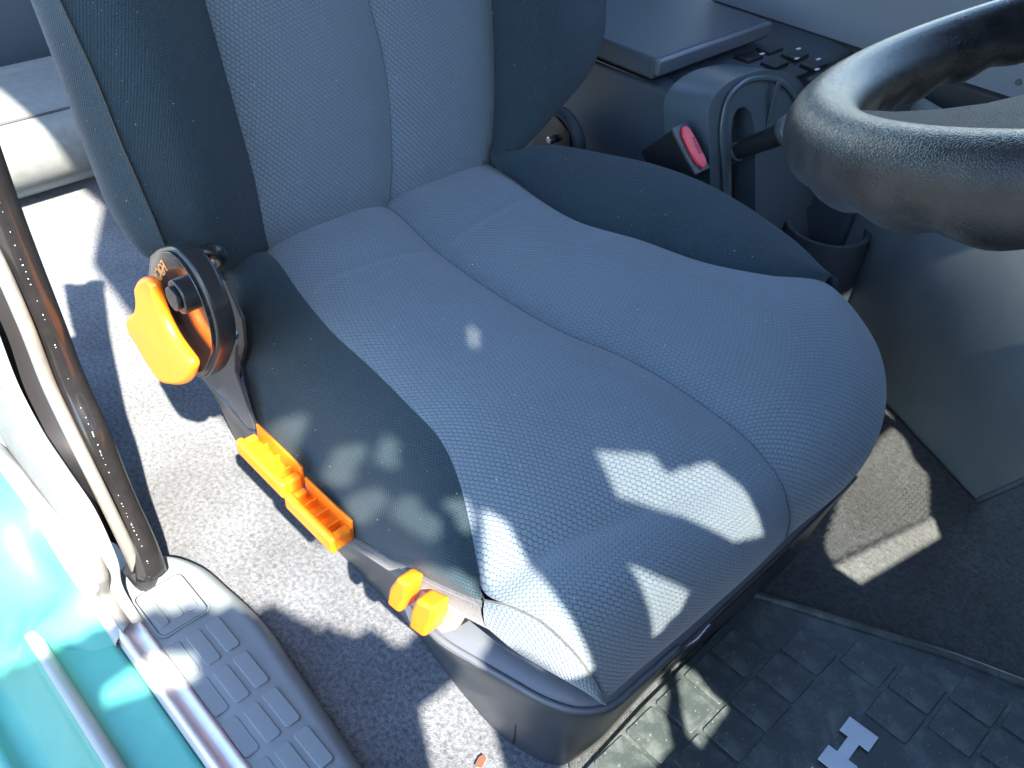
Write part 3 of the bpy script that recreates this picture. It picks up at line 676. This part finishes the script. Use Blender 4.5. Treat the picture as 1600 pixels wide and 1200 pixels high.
# the front face with its arch and slot
FX = .172
def fr(u, v): return onplane(u, v, V(.182, .5, .36), V(.98, 0, .20))
slot = [fr(u, v) for u, v in [(1143, 335), (1143, 205), (1146, 182), (1153, 170), (1163, 167), (1173, 176), (1178, 195), (1180, 230), (1180, 335)]]
face = [fr(u, v) for u, v in [(1118, 420), (1110, 300), (1107, 200), (1108, 165), (1125, 140), (1150, 122), (1180, 112), (1215, 110), (1245, 122), (1262, 145), (1270, 180), (1275, 250), (1282, 430)]]
face = [face[0], face[1]] + list(spline(face[2:-2], 30)) + [face[-2], face[-1]]
prism('front_face', face, V(-.07, 0, -.014), CONF, con, holes=[slot], bev=.009, seg=4)
prism('slot_back', [fr(u, v)+V(-.035, 0, 0) for u, v in [(1130, 345), (1130, 155), (1200, 155), (1200, 345)]], V(-.004, 0, 0), DARKGAP, con)
tube('arch_rim', [fr(u, v)+V(.003, 0, .001) for u, v in [(1131, 360), (1128, 260), (1126, 190), (1134, 155), (1155, 132), (1185, 122), (1215, 127), (1238, 150), (1250, 190), (1254, 260)]], .0040, CONF, con, 10, 80, flat=((.98, 0, .2), .6))
box('face_rib', fr(1200, 200), (.003, .010, .13), CONF, con, .001)
for i in range(4):
    for j in range(2):
        box('console_switch', (.020+.038*i+.060, .600+.052*j+(.01 if i % 2 else 0), .4005), (.026, .036, .007), BLACK, con, .0016)
for i in range(7):
    box('switch_mark', (.09+.021*i, .618+.013*(i % 3)+.05*(i % 2), .4048), (.004, .009, .0012), LETTER, con, .0003)
box('latch', (.076, .452, .400), (.012, .034, .006), CHROME, con, .002)
box('latch_well', (.085, .46, .3985), (.030, .06, .004), DARKGAP, con, .001)
box('side_ledge', (.03, .7, .19), (.5, .1, .38), CONSOLE, con, .01)

ps = thing('passenger_seat', 'dark grey green passenger seat back beyond the console lid', 'car seat')
box('backrest', (-.42, .93, .62), (.14, .44, .8), mat('grey green seat cloth', (.07, .09, .095), .85, .2, noise=(30, .3, (.09, .11, .11)), bump=('noise', 600, .0005, .4)), ps, .05)
box('cushion', (-.12, .98, .27), (.50, .36, .16), SIDECLOTH, ps, .04)
hb = thing('brake_lever', 'short black lever coming out of the slot in the console front', 'lever')
la = fr(1150, 246)+V(-.015, 0, -.004); lb = at(1226, 207, y=.44)
tube('lever_rod', [la, la*.5+lb*.5, lb], lambda t: .0105+.004*t, BLACK, hb, 16, 20)
tube('lever_collar', [la*.83+lb*.17, la*.78+lb*.22], .0125, TRIM2, hb, 16, 4)
tube('lever_ring', [lb, lb+(lb-la)*.12], .020, TRIM, hb, 20, 4)

bu = thing('belt_buckle', 'black seat belt buckle with red release button beside the console', 'seat belt buckle')
aa = V(math.cos(.80), 0, math.sin(.80)); ww = V(math.sin(.80), 0, -math.cos(.80)); yy = V(0, 1, 0)
bc0 = at(1081, 231, y=.352)
box('buckle_housing', bc0-aa*.036, (.068, .028, .064), BLACK, bu, .004, (aa, yy, ww))
box('buckle_collar', bc0-aa*.002, (.004, .030, .066), TRIM, bu, .0015, (aa, yy, ww))
rb = prism('release_button', [bc0 + yy*a + ww*b for a, b in [(-.0085, -.018), (-.004, -.027), (.003, -.029), (.0085, -.024), (.0100, -.010), (.0100, .020), (.006, .028), (-.001, .030), (-.0075, .022), (-.0095, .004)]], aa*.005, RED, bu, bev=.0018, seg=3)
text('lettering', 'PRESS', .009, bc0+aa*.0052+yy*.004, ww, yy, REDTXT, rb, .0003)
tube('webbing', [bc0-aa*.07, bc0-aa*.12-V(.01, 0, 0), bc0-aa*.20-V(.02, -.01, 0)], .016, BLACK, bu, 10, 20, flat=((0, 1, 0), .3))

dt = thing('far_door_trim', 'smooth pale grey trim panel along the far side of the cab', 'trim panel')
prism('panel', [V(x, .79, z) for x, z in [(-.13, .36), (-.13, .60), (-.10, .64), (.9, .66), (.9, .30), (.5, .36), (.1, .385)]], (0, .03, 0), mat('mid grey trim plastic', (.125, .145, .165), .6, .3, noise=(6, .3, (.14, .16, .18)), bump=('noise', 900, .0003, .3)), dt, bev=.012, seg=4)
box('panel_foot', (.2, .80, .345), (1.3, .05, .10), DARKGAP, dt, .005)
discy('screw', at(1592, 128, y=.79), .004, .786, .792, STEEL, dt, bev=.0008)

tp = thing('footwell_panel', 'dark grey moulded footwell side panel right of the seat under the steering wheel', 'trim panel')
t0 = [V(.28, .65, 0), V(.38, .60, 0), V(.466, .557, 0), V(.55, .516, 0), V(.638, .473, 0)]
t1 = [V(.27, .66, .12), V(.39, .60, .12), V(.50, .545, .12), V(.60, .50, .12), V(.695, .46, .12)]
t2 = [V(.25, .70, .26), V(.38, .62, .26), V(.52, .55, .27), V(.64, .50, .28), V(.76, .45, .28)]
t3 = [V(.22, .78, .37), V(.36, .70, .38), V(.52, .60, .40), V(.66, .54, .42), V(.84, .46, .42)]
tpan = loft('side_panel', [t0, t1, t2, t3], 40, 50, mat('grey footwell plastic', (.085, .105, .112), .5, .4, noise=(11, .2, (.12, .14, .142)), bump=('noise', 900, .0003, .3)), tp)
md = tpan.modifiers.new('s', 'SOLIDIFY'); md.thickness = .006; md.offset = -1
tube('panel_lip', [p+V(.0, -.002, .002) for p in t0], .002, BLACK, tp, 6, 30)
tube('front_lip', [V(.638, .473, 0), V(.695, .46, .12), V(.76, .45, .28), V(.84, .46, .42)], .004, TRIM2, tp, 8, 30)
box('kick_board', (.85, .75, .2), (.02, .7, .6), CONSOLE, tp, .005)
bi = thing('cup_bin', 'dark round storage bin between the console and the footwell panel', 'bin')
bcx = at(1300, 335, z=.22)
n = 30
prism('bin_wall', [V(bcx[0]+.062*math.cos(2*math.pi*k/n), bcx[1]+.062*math.sin(2*math.pi*k/n), .0) for k in range(n)], (0, 0, .2), CONSOLE, bi,
      holes=[[V(bcx[0]+.055*math.cos(2*math.pi*k/n), bcx[1]+.055*math.sin(2*math.pi*k/n), .0) for k in range(n)]])

# ------------------------------------------------------------------ steering wheel
sw = thing('steering_wheel', 'large black grained steering wheel at the right', 'steering wheel')
WC = V(.746, -.082, .762); WA = .411; WB = .031; WR = .191
wn_ = V(-math.sin(WA), -math.sin(WB), math.cos(WA)*math.cos(WB)); wn_ /= np.linalg.norm(wn_)
e1 = np.cross(V(0, 1, 0), wn_); e1 /= np.linalg.norm(e1); e2 = np.cross(wn_, e1)
bm = bmesh.new(); N = 288; K = 28; rings = []
for i in range(N):
    t = 2*math.pi*i/N; rad = e1*math.cos(t)+e2*math.sin(t); ring = []
    for k in range(K):
        a = 2*math.pi*k/K; down = max(0, -math.sin(a))
        r = .0185 + .0016*down*math.sin(t*30)
        ring.append(bm.verts.new(WC + rad*(WR + r*math.cos(a)) + wn_*r*math.sin(a)*1.02))
    rings.append(ring)
for i in range(N):
    for k in range(K):
        bm.faces.new((rings[i][k], rings[(i+1) % N][k], rings[(i+1) % N][(k+1) % K], rings[i][(k+1) % K])).smooth = True
bmesh.ops.recalc_face_normals(bm, faces=bm.faces)
obj('rim', bm, WHEEL, sw)
# hub pad and broad spoke
def wp(u, v, h=.006): return onplane(u, v, WC+wn_*h, wn_)
he = [wp(u, v) for u, v in [(1316, 163), (1345, 170), (1400, 173), (1470, 169), (1540, 160), (1600, 146), (1640, 134)]]
def ang(p): q = p-WC; return math.atan2(q@e2, q@e1)
a_s = ang(he[0]); a0 = ang(he[-1])
poly = list(he)
hubc = WC+wn_*.006
poly += [hubc+e1*.04+e2*.05, hubc+e1*.08+e2*.02, hubc+e1*.08-e2*.06]
end_a = math.atan2(-.9, .55); sA = a_s
# walk along the inside of the rim from the far end back to the start, on the near side
def wrap(a): return a % (2*math.pi)
A1_, A0_ = wrap(end_a), wrap(sA)
if A1_ < A0_: A1_ += 2*math.pi
for q in np.linspace(A1_, A0_+.02, 26): poly.append(hubc+(e1*math.cos(q)+e2*math.sin(q))*(WR-.006))
prism('hub_pad', poly, -wn_*.014, WPAD, sw, bev=.005, seg=4)
tube('column', [WC-wn_*.02, WC-wn_*.15, WC-wn_*.35], .035, TRIM, sw, 20, 10)

# ------------------------------------------------------------------ rear seat
rs = thing('rear_seat', 'pale grey rear seat cushion lit by the sun behind the driver seat', 'rear seat')
def prof(P, name, m, y0=-.40, y1=1.0, parent=rs):
    pts = spline([V(x, 0, z) for x, z in P], 40)
    G = np.array([[p+V(0, y, 0) for p in pts] for y in np.linspace(y0, y1, 30)])
    return grid_mesh(name, G, m, parent)
prof([(-1.15, .06), (-1.12, .145), (-1.10, .180), (-1.04, .184), (-.92, .184), (-.855, .176)], 'cushion_top', REARCL)
prof([(-.855, .176), (-.832, .168), (-.818, .140), (-.822, .095), (-.845, .062), (-.90, .048)], 'cushion_front', REARCL)
tube('cushion_seam', [V(-.855, -.40, .178), V(-.855, .1, .178), V(-.855, 1.0, .178)], .0022, TRIM, rs, 6, 20)
prof([(-1.18, .04), (-1.18, .25), (-1.20, .35), (-1.25, .50), (-1.30, .80)], 'rear_backrest', CONSOLE)
tube('seat_rail', [V(-.92, -.40, .022), V(-.92, .0, .022), V(-.92, .9, .022)], .013, PALE, rs, 12, 10)
box('rear_base', (-1.02, .3, .03), (.14, 1.3, .05), DARKGAP, rs, .005)

# ------------------------------------------------------------------ small litter
lf = prism('dry_leaf', [at(u, v, z=.003) for u, v in [(742, 1196), (748, 1184), (754, 1180), (760, 1184), (757, 1190), (752, 1200)]], (0, 0, .0015), LEAF)
tag(lf, 'small dry brown leaf lying on the sunlit carpet beside the seat base', 'leaf')
